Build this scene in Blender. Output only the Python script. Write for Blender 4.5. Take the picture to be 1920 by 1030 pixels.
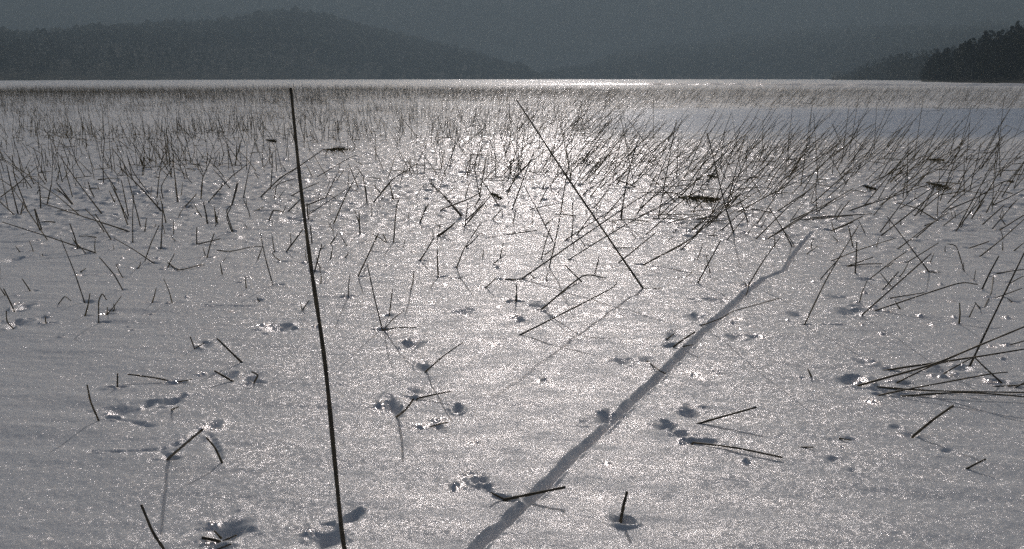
import bpy, math, random
import numpy as np
from mathutils import Vector

for o in list(bpy.data.objects):
    bpy.data.objects.remove(o)
SC = bpy.context.scene
COL = SC.collection
R = math.radians

# ------------------------------------------------------------------ camera, sky, sun, exposure
CAM_H = 1.0
PITCH = math.atan(368/1700)
cam = bpy.data.cameras.new('camera')
cam.sensor_width = 36.0
cam.lens = 36.0*1700/1920
cam.clip_start = 0.05
cam.clip_end = 12000
camo = bpy.data.objects.new('camera', cam)
COL.objects.link(camo)
camo.location = (0, 0, CAM_H)
camo.rotation_euler = (math.pi/2-PITCH, 0, 0)
SC.camera = camo

SUN_EL = R(27.0)
SUN_AZ = R(2.6)            # to the right of the view direction (+Y)
w = bpy.data.worlds.new('World'); SC.world = w; w.use_nodes = True
nt = w.node_tree
bg = nt.nodes['Background']; bg.inputs['Strength'].default_value = 0.075
sky = nt.nodes.new('ShaderNodeTexSky'); sky.sky_type = 'NISHITA'; sky.sun_disc = False
sky.sun_elevation = SUN_EL; sky.sun_rotation = SUN_AZ
sky.air_density = 1.0; sky.dust_density = 5.0; sky.ozone_density = 1.0
nt.links.new(sky.outputs['Color'], bg.inputs['Color'])

sl = bpy.data.lights.new('sun', 'SUN'); sl.energy = 2.75; sl.angle = R(0.5); sl.color = (1.0, 0.96, 0.935)
so = bpy.data.objects.new('sun', sl); COL.objects.link(so)
sd = Vector((math.sin(SUN_AZ)*math.cos(SUN_EL), math.cos(SUN_AZ)*math.cos(SUN_EL), math.sin(SUN_EL)))
so.rotation_euler = sd.to_track_quat('Z', 'Y').to_euler()
so.location = sd*50

SC.view_settings.view_transform = 'Standard'
SC.view_settings.look = 'None'
SC.view_settings.exposure = -1.06
SC.view_settings.gamma = 1.0
SC.render.resolution_x = 1024; SC.render.resolution_y = 549
SC.render.engine = 'CYCLES'
SC.cycles.volume_bounces = 1
SC.cycles.max_bounces = 6
SC.cycles.use_denoising = False      # keep the crystal glitter of the crust
SC.cycles.use_adaptive_sampling = False

# ------------------------------------------------------------------ helpers
F_, U_ = (0, math.cos(PITCH), -math.sin(PITCH)), (0, math.sin(PITCH), math.cos(PITCH))
def ray(u, v):
    """direction through a point of the 1920x1030 photograph"""
    a = (u-960)/1700; b = (515-v)/1700
    return np.array([a, F_[1]+b*U_[1], F_[2]+b*U_[2]])
def at_depth(u, v, Y):
    d = ray(u, v); t = Y/d[1]
    return np.array([0, 0, CAM_H])+t*d
def at_ground(u, v, z=0.0):
    d = ray(u, v); t = (z-CAM_H)/d[2]
    return np.array([0, 0, CAM_H])+t*d
def pix(p):
    q = np.array(p)-np.array([0, 0, CAM_H])
    dep = q[1]*F_[1]+q[2]*F_[2]; up = q[1]*U_[1]+q[2]*U_[2]
    return 960+1700*q[0]/dep, 515-1700*up/dep

def hsh(ix, iy, s):
    n = (ix.astype(np.int64)*374761393+iy.astype(np.int64)*668265263+s*1442695041) & 0xffffffff
    n = ((n ^ (n >> 13))*1274126177) & 0xffffffff
    n = n ^ (n >> 16)
    return (n & 0xffff)/65535.0
def vn(x, y, s=0):
    x = np.asarray(x, float); y = np.asarray(y, float)
    ix = np.floor(x); iy = np.floor(y); fx = x-ix; fy = y-iy
    fx = fx*fx*fx*(fx*(fx*6-15)+10); fy = fy*fy*fy*(fy*(fy*6-15)+10)
    a = hsh(ix, iy, s); b = hsh(ix+1, iy, s); c = hsh(ix, iy+1, s); d = hsh(ix+1, iy+1, s)
    return (a+(b-a)*fx)+((c+(d-c)*fx)-(a+(b-a)*fx))*fy-0.5
def rot(x, y, a):
    c, s = math.cos(a), math.sin(a)
    return x*c-y*s, x*s+y*c
def sstep(a, b, x):
    t = np.clip((x-a)/(b-a), 0, 1); return t*t*(3-2*t)

def mesh_obj(name, verts, faces, mat, parent=None, smooth=True, loc=None):
    verts = np.asarray(verts, np.float32); faces = np.asarray(faces, np.int32)
    me = bpy.data.meshes.new(name)
    n = faces.shape[1]
    me.vertices.add(len(verts)); me.vertices.foreach_set('co', verts.ravel())
    me.loops.add(faces.size); me.loops.foreach_set('vertex_index', faces.ravel())
    me.polygons.add(len(faces))
    me.polygons.foreach_set('loop_start', np.arange(0, faces.size, n, dtype=np.int32))
    me.polygons.foreach_set('loop_total', np.full(len(faces), n, np.int32))
    if smooth: me.polygons.foreach_set('use_smooth', np.ones(len(faces), bool))
    me.update(calc_edges=True)
    me.materials.append(mat)
    o = bpy.data.objects.new(name, me); COL.objects.link(o)
    if loc is not None: o.location = loc
    if parent: o.parent = parent
    return o
def tag(o, label, cat, group=None, kind=None):
    o['label'] = label; o['category'] = cat
    if group: o['group'] = group
    if kind: o['kind'] = kind

# ------------------------------------------------------------------ materials
def new_mat(name):
    m = bpy.data.materials.new(name); m.use_nodes = True
    return m, m.node_tree, m.node_tree.nodes, m.node_tree.links
def snow_mat():
    m, t, N, L = new_mat('snow')
    out = N['Material Output']; pb = N['Principled BSDF']
    tc = N.new('ShaderNodeTexCoord'); P = tc.outputs['Object']
    geo = N.new('ShaderNodeNewGeometry')
    at = N.new('ShaderNodeAttribute'); at.attribute_name = 'ice'      # wind-swept ice showing through the snow
    mc = N.new('ShaderNodeMix'); mc.data_type = 'RGBA'
    mc.inputs['A'].default_value = (0.80, 0.795, 0.805, 1); mc.inputs['B'].default_value = (0.38, 0.46, 0.58, 1)
    L.new(at.outputs['Fac'], mc.inputs['Factor']); L.new(mc.outputs['Result'], pb.inputs['Base Color'])
    pb.inputs['Subsurface Weight'].default_value = 0.35
    pb.inputs['Subsurface Radius'].default_value = (1.0, 0.95, 0.9)
    pb.inputs['Subsurface Scale'].default_value = 0.010
    pb.inputs['Roughness'].default_value = 0.62
    pb.inputs['Specular IOR Level'].default_value = 0.25
    # soft grain of the crust
    nz = N.new('ShaderNodeTexNoise'); nz.inputs['Scale'].default_value = 130; nz.inputs['Detail'].default_value = 4
    nz.inputs['Roughness'].default_value = 0.75
    L.new(P, nz.inputs['Vector'])
    bp = N.new('ShaderNodeBump'); bp.inputs['Strength'].default_value = 0.55; bp.inputs['Distance'].default_value = 0.004
    L.new(nz.outputs['Fac'], bp.inputs['Height'])
    L.new(bp.outputs['Normal'], pb.inputs['Normal'])
    # crystal facets: random tilt per cell, several crystal / clump sizes
    def vm(op, a, b=None, s=None):
        n = N.new('ShaderNodeVectorMath'); n.operation = op
        L.new(a, n.inputs[0])
        if b is not None:
            if isinstance(b, tuple): n.inputs[1].default_value = b
            else: L.new(b, n.inputs[1])
        if s is not None:
            if isinstance(s, float): n.inputs['Scale'].default_value = s
            else: L.new(s, n.inputs['Scale'])
        return n.outputs[0]
    acc = bp.outputs['Normal']
    ar = N.new('ShaderNodeAttribute'); ar.attribute_name = 'rime'     # coarse hoar crystals round the stems
    rk = N.new('ShaderNodeMapRange'); rk.inputs['To Min'].default_value = 1.0; rk.inputs['To Max'].default_value = 2.3
    L.new(ar.outputs['Fac'], rk.inputs['Value'])
    for sc, k in FACETS:
        v = N.new('ShaderNodeTexVoronoi'); v.voronoi_dimensions = '2D'; v.inputs['Scale'].default_value = sc
        L.new(P, v.inputs['Vector'])
        c = vm('SUBTRACT', v.outputs['Color'], (0.5, 0.5, 0.5))
        c = vm('SCALE', c, s=k); c = vm('SCALE', c, s=rk.outputs[0])
        acc = vm('ADD', acc, c)
    acc = vm('NORMALIZE', acc)
    g = N.new('ShaderNodeBsdfGlossy'); g.distribution = 'GGX'
    g.inputs['Color'].default_value = (1.0, 0.95, 0.965, 1)
    g.inputs['Roughness'].default_value = GLOSS_R
    L.new(acc, g.inputs['Normal'])
    mx = N.new('ShaderNodeMixShader'); mg = N.new('ShaderNodeMapRange'); mg.inputs['To Min'].default_value = GLOSS_F; mg.inputs['To Max'].default_value = GLOSS_F*0.35
    L.new(at.outputs['Fac'], mg.inputs['Value']); ma = N.new('ShaderNodeMath'); ma.operation = 'MULTIPLY_ADD'; ma.inputs[1].default_value = 0.42
    L.new(ar.outputs['Fac'], ma.inputs[0]); L.new(mg.outputs[0], ma.inputs[2]); mpp = N.new('ShaderNodeMapping'); mpp.inputs['Scale'].default_value = (1.0, 2.2, 1.0); mpp.inputs['Rotation'].default_value = (0, 0, R(8))
    L.new(P, mpp.inputs['Vector'])
    pn = N.new('ShaderNodeTexNoise'); pn.inputs['Scale'].default_value = 5.5; pn.inputs['Detail'].default_value = 5; pn.inputs['Roughness'].default_value = 0.65
    L.new(mpp.outputs[0], pn.inputs['Vector'])
    pr = N.new('ShaderNodeMapRange'); pr.inputs['From Min'].default_value = 0.34; pr.inputs['From Max'].default_value = 0.68
    pr.inputs['To Min'].default_value = 0.35; pr.inputs['To Max'].default_value = 1.9
    L.new(pn.outputs['Fac'], pr.inputs['Value'])
    mm = N.new('ShaderNodeMath'); mm.operation = 'MULTIPLY'; mm.use_clamp = True
    L.new(ma.outputs[0], mm.inputs[0]); L.new(pr.outputs[0], mm.inputs[1]); L.new(mm.outputs[0], mx.inputs['Fac'])
    L.new(pb.outputs[0], mx.inputs[1]); L.new(g.outputs[0], mx.inputs[2])
    L.new(mx.outputs[0], out.inputs['Surface'])
    return m
FACETS = [(210.0, 0.19), (115.0, 0.28), (50.0, 0.14)]
GLOSS_R = 0.16
GLOSS_F = 0.118
M_SNOW = snow_mat()

def simple_mat(name, c1, c2, scale, rough=0.75, rand=0.0, spec=0.3, stretch=None, bump=0.0):
    m, t, N, L = new_mat(name)
    pb = N['Principled BSDF']; pb.inputs['Roughness'].default_value = rough
    pb.inputs['Specular IOR Level'].default_value = spec
    tc = N.new('ShaderNodeTexCoord')
    src = tc.outputs['Object']
    if stretch:
        mp = N.new('ShaderNodeMapping'); mp.inputs['Scale'].default_value = stretch
        L.new(src, mp.inputs['Vector']); src = mp.outputs[0]
    nz = N.new('ShaderNodeTexNoise'); nz.inputs['Scale'].default_value = scale; nz.inputs['Detail'].default_value = 5
    L.new(src, nz.inputs['Vector'])
    cr = N.new('ShaderNodeValToRGB')
    cr.color_ramp.elements[0].position = 0.32; cr.color_ramp.elements[0].color = (*c1, 1)
    cr.color_ramp.elements[1].position = 0.68; cr.color_ramp.elements[1].color = (*c2, 1)
    L.new(nz.outputs['Fac'], cr.inputs['Fac'])
    col = cr.outputs['Color']
    if rand:
        oi = N.new('ShaderNodeObjectInfo')
        mr = N.new('ShaderNodeMapRange'); mr.inputs['To Min'].default_value = 1-rand; mr.inputs['To Max'].default_value = 1+rand
        L.new(oi.outputs['Random'], mr.inputs['Value'])
        vm = N.new('ShaderNodeVectorMath'); vm.operation = 'SCALE'
        L.new(col, vm.inputs[0]); L.new(mr.outputs[0], vm.inputs['Scale']); col = vm.outputs[0]
    L.new(col, pb.inputs['Base Color'])
    if bump:
        b = N.new('ShaderNodeBump'); b.inputs['Strength'].default_value = bump; b.inputs['Distance'].default_value = 0.002
        L.new(nz.outputs['Fac'], b.inputs['Height']); L.new(b.outputs[0], pb.inputs['Normal'])
    return m
M_REED = simple_mat('reed_stem', (0.05, 0.036, 0.02), (0.20, 0.15, 0.085), 38, 0.45, 0.35, spec=0.5, bump=0.5)
M_HEAD = simple_mat('reed_seed_head', (0.10, 0.08, 0.04), (0.28, 0.22, 0.12), 60, 0.8, 0.2)
M_BED = simple_mat('reed_bed', (0.09, 0.068, 0.034), (0.25, 0.19, 0.10), 0.9, 0.7)
M_WOOD = simple_mat('woodland', (0.018, 0.026, 0.014), (0.045, 0.046, 0.03), 0.09, 0.9, spec=0.1)
M_FOREST_FLOOR = simple_mat('forest_floor', (0.02, 0.024, 0.016), (0.045, 0.04, 0.03), 0.05, 0.95, spec=0.05)
M_BARK = simple_mat('bark', (0.03, 0.025, 0.02), (0.07, 0.06, 0.05), 3, 0.9, spec=0.1)

# ------------------------------------------------------------------ snow surface height
GROOVE_PX = [(780, 1110), (835, 1072), (890, 1030), (945, 985), (1020, 915), (1082, 853), (1140, 800), (1190, 748), (1250, 695),
             (1300, 645), (1350, 597), (1398, 550), (1432, 522), (1470, 506), (1486, 478), (1503, 455), (1524, 433)]
GROOVE = np.array([at_ground(*p)[:2] for p in GROOVE_PX])
# pits melted or blown round stems: x, y, rx, ry, depth  (rim bump follows)
PITS = []
CLODS = []
def add_pit(x, y, rx, ry, dep): PITS.append((x, y, rx, ry, dep))
def add_clod(x, y, r, h): CLODS.append((x, y, r, h))

def base_h(x, y):
    r = np.hypot(x, y)
    a = x/np.maximum(y, 0.1)
    h = 0.030*vn(x/2.6, y/2.1, 1)+0.010*vn(x/0.7, y/0.45, 2)
    near = 1-sstep(25, 60, r)
    # wind ripples, elongated across the view
    xr, yr = rot(x, y, R(7))
    h = h+near*(0.0065*vn(xr/0.34, yr/0.085, 3)+0.0026*vn(xr/0.15, yr/0.035, 4))
    h = h+near*(0.0016*vn(x/0.022, y/0.022, 5)+0.0010*vn(x/0.009, y/0.009, 6))
    # rugged crust among the reeds in the middle distance
    band = sstep(4.2, 7.0, y)*(1-sstep(30, 60, y))
    bare = sstep(0.06, 0.16, a)*sstep(14.5, 17.5, y)*(1-sstep(27, 34, y))
    band = band*(1-bare)
    lump = np.maximum(0, vn(x/0.13, y/0.10, 7)*1.2+vn(x/0.055, y/0.05, 8)*1.2-0.15)
    h = h+band*0.017*lump*(0.55+0.9*(vn(x/1.7, y/1.4, 9)+0.5))
    h = h+band*0.012*vn(x/0.06, y/0.05, 12)
    h = h+bare*(-0.12+0.20*sstep(15, 28, y))+bare*0.03*vn(x/5.0, y/1.1, 10)
    # drifts far out
    far = sstep(40, 90, r)
    h = h+far*0.10*vn(x/16.0, y/7.0, 11)
    return h
def groove_h(x, y):
    out = np.zeros_like(x); w_ = 0.0160
    m = (x > -1.5) & (x < 3.0) & (y > 0.8) & (y < 7.5)
    if not m.any(): return out
    px, py = x[m], y[m]
    best = np.full(px.shape, 9.0); side = np.zeros(px.shape); tt = np.zeros(px.shape)
    for i in range(len(GROOVE)-1):
        a, b = GROOVE[i], GROOVE[i+1]; d = b-a; l2 = d@d
        t = np.clip(((px-a[0])*d[0]+(py-a[1])*d[1])/l2, 0, 1)
        qx = px-a[0]-t*d[0]; qy = py-a[1]-t*d[1]; dd = np.hypot(qx, qy)
        u = dd < best
        best = np.where(u, dd, best); side = np.where(u, np.sign(d[0]*qy-d[1]*qx), side); tt = np.where(u, i+t, tt)
    ww = w_*(1+0.16*vn(px/0.11, py/0.11, 21)+0.10*vn(px/0.03, py/0.03, 22))
    ww = ww*np.where(tt > len(GROOVE)-4.2, 0.8, 1.0)
    q = best/ww; sg = side*q          # +1 the shelving left lip, -1 the undercut right lip
    slope = np.clip((1.05-sg)/1.7, 0, 1)**1.25
    prof = slope*sstep(-1.08, -0.80, sg)
    end = 1-sstep(len(GROOVE)-1.25, len(GROOVE)-1.02, tt)
    dep = 0.038*prof*(1+0.25*vn(px/0.05, py/0.05, 23))*(0.35+0.65*end)
    lip = 0.0035*np.exp(-((np.abs(sg)-1.3)/0.25)**2)*(1+2.4*vn(px/0.04, py/0.04, 24))*np.where(side < 0, 0.9, 0.8)
    out[m] = -dep+lip
    return out
def pit_add(x, y, h, lo=0.0, hi=1e9):
    for (cx, cy, rx, ry, dep) in PITS:
        rr = 3.2*max(rx, ry)
        m = (np.abs(x-cx) < rr) & (np.abs(y-cy) < rr)
        if not m.any(): continue
        ta = 0.9*(((cx*977.7+cy*331.3) % 1.0)-0.35); qx, qy = rot(x[m]-cx, y[m]-cy, ta)
        px = qx/(rx*1.15); py = qy/(ry*0.85)
        q = np.hypot(px, py)*(1.1+0.6*vn(x[m]/0.04, y[m]/0.034, 31)+0.10*vn(x[m]/0.011, y[m]/0.011, 36))
        rg_ = np.clip(0.25+1.9*vn(x[m]/0.035, y[m]/0.03, 32), 0, 1.2)
        h[m] += -0.85*dep*np.exp(-(q*1.1)**2.0)*(0.85+0.25*vn(x[m]/0.016, y[m]/0.016, 35))+0.30*dep*np.exp(-((q-1.5)/0.45)**2)*rg_
    for (cx, cy, r_, hh) in CLODS:
        rr = 2.2*r_
        m = (np.abs(x-cx) < rr) & (np.abs(y-cy) < rr)
        if not m.any(): continue
        q = np.hypot((x[m]-cx)/r_, (y[m]-cy)/r_*1.3)
        n = vn(x[m]/0.018, y[m]/0.018, 33)+0.6*vn(x[m]/0.008, y[m]/0.008, 34)
        h[m] += 0.8*hh*np.exp(-q*q)*(0.45+2.0*n)
def ground_z(x, y):
    x = np.array([float(x)]); y = np.array([float(y)])
    return float((base_h(x, y)+groove_h(x, y))[0])

# ------------------------------------------------------------------ reed outlines read from the photograph
PAN = {'B0': (0, 343, 3), 'B1': (640, 343, 3), 'B2': (1280, 343, 3), 'C0': (0, 687, 3), 'C1': (640, 687, 3), 'C2': (1280, 687, 3),
       'T1': (0, 230, 4.79), 'T2': (400, 230, 4.79), 'T3': (800, 230, 4.79), 'T4': (1200, 230, 4.79), 'T5': (1520, 230, 4.79),
       'T6': (800, 380, 4.79), 'T7': (1200, 380, 4.79), 'T8': (1520, 380, 4.79), 'T9': (1520, 560, 4.79), 'T10': (1080, 560, 4.79),
       'X': (0, 0, 1)}
# each stem: base first, then points towards its tip; a prefix gives thickness: 't' thick, 's' slight
DATA = {
'X': """t655,1075 640,990 610,686 582,493 563,343 545,165; t1207,543 1063,332 1005,243 968,187; 1037,453 982,347; 1030,501 1046,430 1061,338 1071,288;
 738,455 743,390 748,373 736,373; t977,524 1082,451 1124,422 1186,380 1232,352; 1067,487 1134,445 1200,407 1250,382 1300,340; 1059,451 1109,418 1165,382;
 972,630 1143,543 1157,526; t1376,438 1358,380 1330,265 1325,249; t1206,497 1277,459 1304,441 1350,400 1400,372; 1314,611 1352,597 1378,583 1460,560;
 1508,610 1610,423; t1610,723 1750,683 1833,649 1920,613 1950,600; t1656,695 1827,670 1920,655 1960,648; 1649,741 1708,729 1854,702 1890,698;
 t1631,725 1750,733 1960,737; t1691,743 1812,736 1965,748; 1683,717 1750,685 1810,672; 1760,707 1823,671; t1818,687 1862,595 1925,465; 1877,717 1827,670;
 1862,725 1935,719; 1902,728 1925,715; 1894,647 1925,638; t325,1062 306,1028 286,997 265,947; 797,698 867,643; s249,455 251,360; 1214,677 1238,696 1266,708; 1300,830 1380,840 1467,858""",
'B0': """475,670 340,310; 438,372 392,228; 540,395 10,220; 690,602 640,515 560,420; 865,452 640,310; 625,320 535,175; 905,370 915,120; s815,440 895,240;
 570,172 440,0; 235,265 195,145; 1107,345 1107,250; 1165,420 1205,285; s1155,410 1140,360; 1535,575 1465,285; 1450,430 1480,350; 1385,595 1378,525; 1250,515 1238,450;
 s1310,275 1275,160 1310,120; 1610,388 1705,260; s1700,720 1690,670; 1705,710 1740,660; 555,790 555,670 575,625 600,660; t80,720 20,595; 75,820 40,780 35,720;
 30,635 0,590; 1095,935 1070,865; 1100,930 1150,900; t1360,1010 1220,875; s330,680 365,640 400,665; 1860,430 1870,360; 1860,345 1900,285; 1770,500 1810,345; 1755,340 1745,240;
 1000,110 985,0; 1130,90 1140,0; 1305,125 1340,0; 1165,225 1145,110; 1215,225 1205,135; 1175,105 1265,0; 410,125 320,30; 720,205 620,0; s1220,380 1300,385 1420,360 1480,360;
 945,450 1010,490 1150,455; 1110,345 1240,315""",
'B1': """230,825 145,455; 270,745 288,600; 390,605 408,495; 545,530 540,375; 40,640 48,520; 95,525 210,285; 235,290 255,330; 440,440 520,310; 540,300 640,225;
 s440,225 490,120; 145,115 130,0; 180,110 275,0; 295,95 270,0; 105,290 100,160; 100,225 75,155; s240,825 350,720; 985,670 985,570; 235,828 420,815; s1700,597 1800,592;
 1560,450 1770,280; 1700,460 1920,350; 690,200 500,0; 960,150 1010,20; 1575,205 1605,0; s1060,150 1250,110""",
'T1': """320,520 0,310; 915,820 680,510 515,265; t1165,980 365,720; t1445,790 1240,560 1100,430; 1340,640 1200,450 1140,290; 1230,570 1110,370 1000,220; 830,470 650,290;
 560,535 495,310; 410,560 340,460; 410,520 300,220; 660,740 510,540; 560,640 480,590; 1045,605 890,380; 250,800 130,480 110,290; 165,830 110,610 60,380; 130,830 0,710; 185,830 215,690;
 365,770 355,570; 425,730 460,560; 355,960 310,780; 0,675 340,390; 1155,850 1090,520; 1030,720 980,610; 850,680 790,530; 930,550 925,330 945,100; 1600,720 1560,400 1560,280;
 1465,680 1450,570 1560,380; 1410,680 1430,480 1470,260; 1805,680 1820,500 1900,320; 1655,760 1765,640; 1300,980 1315,860; 1865,905 1830,730; s1560,1000 1558,880;
 775,240 760,60; 500,260 470,70; 1720,140 1820,60; s670,500 830,480; s1070,475 1260,470; 1130,400 1060,460; 1560,380 1660,378""",
'T2': """t425,670 600,500 760,400 990,240; 515,600 530,260; 0,660 170,480 330,360; 165,740 215,530; 270,680 300,520 340,330; 1440,720 1600,520 1830,370; 1380,720 1345,490 1280,390;
 1015,670 1110,470; 890,490 830,370; 930,490 1200,330 1290,290; 700,660 950,540; 830,745 1015,670; 1305,600 1215,370; 1500,630 1440,560; 1860,900 1910,750; 670,800 780,690;
 500,880 540,790 620,800; 850,870 840,720; s850,830 1240,570; s165,980 120,850 160,760; s40,910 10,770; s330,850 315,790 270,690; 655,440 615,380; 1340,380 1270,340; 1240,270 1280,210;
 1610,690 1590,570; 1830,370 1916,200; s150,590 0,420; 550,680 575,560 740,500; s450,760 360,800""",
'T3': """770,770 860,530 960,270; 775,910 800,780; 335,940 540,700 600,620; 350,880 510,730; 480,690 440,470 410,390; 315,850 150,660; 135,780 370,690 480,630; 430,760 500,640; 345,930 370,720;
 130,530 220,300 310,100; 90,200 130,10; 110,630 20,520; s185,635 270,580; 720,620 900,360; 790,500 960,320; 850,290 880,60; s1820,290 1760,20; 1785,350 1916,270; 1740,860 1800,520 1860,280 1916,120;
 1620,580 1820,420; t1880,580 1700,510; 1360,570 1420,480 1600,340; 1400,650 1650,460; 1160,650 1210,590; 1500,770 1640,590; 1040,600 1080,510; s580,880 680,770; s680,850 680,780; s600,485 850,515; 480,560 640,400""",
'T4': """90,480 150,390 330,0; 0,770 540,300; 220,520 350,380; 180,520 550,310; 340,310 560,190; 750,700 1000,480; 1070,350 1110,210; 800,380 1160,100; 1010,500 1100,420 1480,50;
 1140,590 1260,400 1560,80; 1360,340 1720,100; s1590,830 1580,560 1610,380; 1080,640 990,490; 770,510 725,400 735,260 765,60; s620,180 700,185; 1230,800 1590,560; 1380,870 1916,590; 1300,500 1600,300;
 s1800,180 1730,10; s1840,530 1700,290; 470,970 780,690; 500,1000 760,720; 1050,910 1260,600; s100,830 520,830; s120,860 460,880; s260,900 640,820; 60,1000 330,780; s850,680 1200,500; 600,940 900,640""",
'T5': """t640,1010 870,830 1110,640 1300,540; t800,775 1130,560; t320,800 630,700 1050,560; 930,840 1340,530; 950,1030 1240,780; 1170,820 1400,620 1650,500; 1020,930 1130,880;
 1300,980 1560,670; 1540,920 1740,740; 1630,745 1916,600; 1690,970 1916,830; 1780,770 1860,690; t580,520 860,380; 690,520 940,400; 640,320 860,170; 720,610 900,430 1000,300;
 0,855 550,820; 0,740 400,390 560,300; 60,800 200,700; 185,970 470,840; 220,880 350,700; s1380,650 1380,300; s1430,600 1500,320 1530,180; 1250,300 1300,60; 1100,240 1280,100; 910,180 1000,100;
 s270,180 190,10; 500,240 320,90; 1700,490 1740,400 1890,300; 1240,780 1480,680 1740,530 1830,525; 620,990 880,640; 1470,820 1560,700; s1110,420 1400,430; 980,500 1330,300""",
'T6': """1060,470 1160,400; s1030,510 1060,380 1120,200; t1020,970 1400,660 1620,680; 1030,965 1350,720; 1510,640 1550,480; 1395,715 1240,560; 105,670 95,430; t270,580 340,410 490,180; 345,410 480,280;
 600,550 710,460; 660,490 690,360; 505,490 510,420; 800,890 800,830; 115,300 240,200; s1300,330 1310,0; 1345,300 1500,80; s1640,410 1900,410; s700,290 990,250; 700,690 850,690; 1130,150 1060,200""",
'T7': """t520,720 725,340; t975,740 1260,310; t1365,395 1160,50; 370,425 520,280 780,0; 1040,330 1320,50 1480,-80; 1140,330 1400,160 1700,0; 1210,290 1500,110 1600,0; s780,340 960,110; s720,260 1000,20;
 1720,250 1916,175; 1390,160 1916,115; 1620,690 1810,480; 520,290 700,300; 500,150 700,120; 450,260 600,120""",
'T8': """t1065,625 690,130; 1065,625 1165,625; t780,420 1080,190 1240,90; s1380,620 1310,400 1230,370; 540,680 730,530 860,440; 860,540 1150,360; t400,640 415,350; 380,400 340,210; 330,570 560,490; 330,575 640,550;
 650,780 790,620; t450,1020 980,550 1080,460; t580,970 1310,730 1500,735; s700,860 1020,810; t1535,790 1690,480; 1660,640 1916,600; 1800,720 1916,660; s1650,860 1900,770; t1520,485 1916,150; 1425,410 1600,350; s1725,430 1725,350;
 1820,440 1916,360; s1750,200 1690,120; 185,525 420,430 760,320; 1640,660 1560,940""",
'C0': """660,120 662,40; 555,305 510,200 490,105; 990,90 870,65 720,45; s990,90 1080,75; t1310,85 1205,25; 1430,90 1450,50 1415,30; 965,245 1005,228; t945,520 1050,430 1140,355; 1250,545 1210,460 1160,400;
 t1230,985 1135,965; 1245,970 1205,925; s1260,980 1330,950; s1200,1040 1300,1000""",
'C1': """t310,285 405,185; 430,180 620,140; s500,340 600,315; t920,750 1040,725 1260,680; 920,750 840,710; t1575,850 1608,705""",
'C2': """t80,325 200,290 415,230; t725,60 705,15; t1300,390 1525,220; 1600,575 1705,522; s650,455 735,455; s880,405 945,415""",
'T10': """t880,430 1070,300; 810,370 890,310; 960,430 1050,415"""}
HEADED = [  # stem points, then seed head end
 ([(510, 356), (540, 328), (606, 281)], (656, 280), 1.0), ([(1196, 407), (1235, 388), (1272, 370)], (1350, 374), 1.35),
 ([(1588, 397), (1660, 370), (1736, 342)], (1782, 353), 0.95), ([(1702, 330), (1722, 308), (1738, 299)], (1772, 300), 0.8),
 ([(870, 427), (900, 385), (920, 361)], (942, 373), 0.8), ([(507, 354), (511, 300), (498, 262)], (519, 265), 0.8),
 ([(1521, 402), (1580, 370), (1618, 348)], (1644, 356), 0.6), ([(1300, 400), (1318, 340), (1326, 329)], (1346, 333), 0.6),
 ([(1845, 365), (1868, 345), (1888, 340)], (1902, 341), 0.5)]
rng = np.random.RandomState(11)
STEMS = []       # dict(pts world, r, lying)
def place(pxs, r, drift=None, rise=0.0):
    Bz = 0.0
    b = at_ground(*pxs[0])
    z0 = ground_z(b[0], b[1]); b = at_ground(pxs[0][0], pxs[0][1], z0)
    pts = [b]
    tot = sum(math.hypot(pxs[i+1][0]-pxs[i][0], pxs[i+1][1]-pxs[i][1]) for i in range(len(pxs)-1))
    run = 0.0
    L_ = tot*b[1]/1750
    dz = (rng.uniform(-0.10, 0.16) if drift is None else drift)*L_
    for i in range(1, len(pxs)):
        run += math.hypot(pxs[i][0]-pxs[i-1][0], pxs[i][1]-pxs[i-1][1])
        f = run/tot
        p = at_depth(pxs[i][0], pxs[i][1], b[1]+dz*f)
        gz = ground_z(p[0], p[1])+r*1.3
        if p[2] < gz+0.004: p = at_ground(pxs[i][0], pxs[i][1], gz+0.004)
        pts.append(p)
    return pts
def parse():
    for k, s in DATA.items():
        ox, oy, sc = PAN[k]
        for e in s.replace('\n', ' ').split(';'):
            e = e.strip()
            if not e: continue
            r = 0.0034
            if e[0] == 't': r = 0.0044; e = e[1:]
            elif e[0] == 's': r = 0.0026; e = e[1:]
            px = [(ox+float(a.split(',')[0])/sc, oy+float(a.split(',')[1])/sc) for a in e.split()]
            dd = at_ground(*px[0])[1]; r = max(r*0.88, min(0.0054, 0.00078*dd)*(r/0.0034)**0.6)
            STEMS.append(dict(px=px, r=r*rng.uniform(0.9, 1.1)))
parse()
def _size(s):
    q = s['px']; return sum(math.hypot(q[i+1][0]-q[i][0], q[i+1][1]-q[i][1]) for i in range(len(q)-1))*(1.25 if q[0][1] > 520 else 1)
_rest = sorted(STEMS[2:], key=_size, reverse=True)
MORE = _rest[289:]; STEMS = STEMS[:2]+_rest[:289]
STEMS[0]['r'] = 0.0052; STEMS[0]['drift'] = 0.02; STEMS[0]['main'] = 'tall'
STEMS[1]['r'] = 0.0052; STEMS[1]['drift'] = 0.25; STEMS[1]['main'] = 'slant'
def shadow_drift(px, sh):
    """how far the tip leans toward the viewer so that the sun throws its shadow where it lies"""
    b = at_ground(*px[0]); P = at_ground(*sh); d = ray(*px[-1]); c = math.cos(SUN_AZ)/math.tan(SUN_EL)
    t = (P[1]+c*CAM_H)/(d[1]-c*d[2])
    tot = sum(math.hypot(px[i+1][0]-px[i][0], px[i+1][1]-px[i][1]) for i in range(len(px)-1))
    return (t*d[1]-b[1])/(tot*b[1]/1750)
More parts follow.
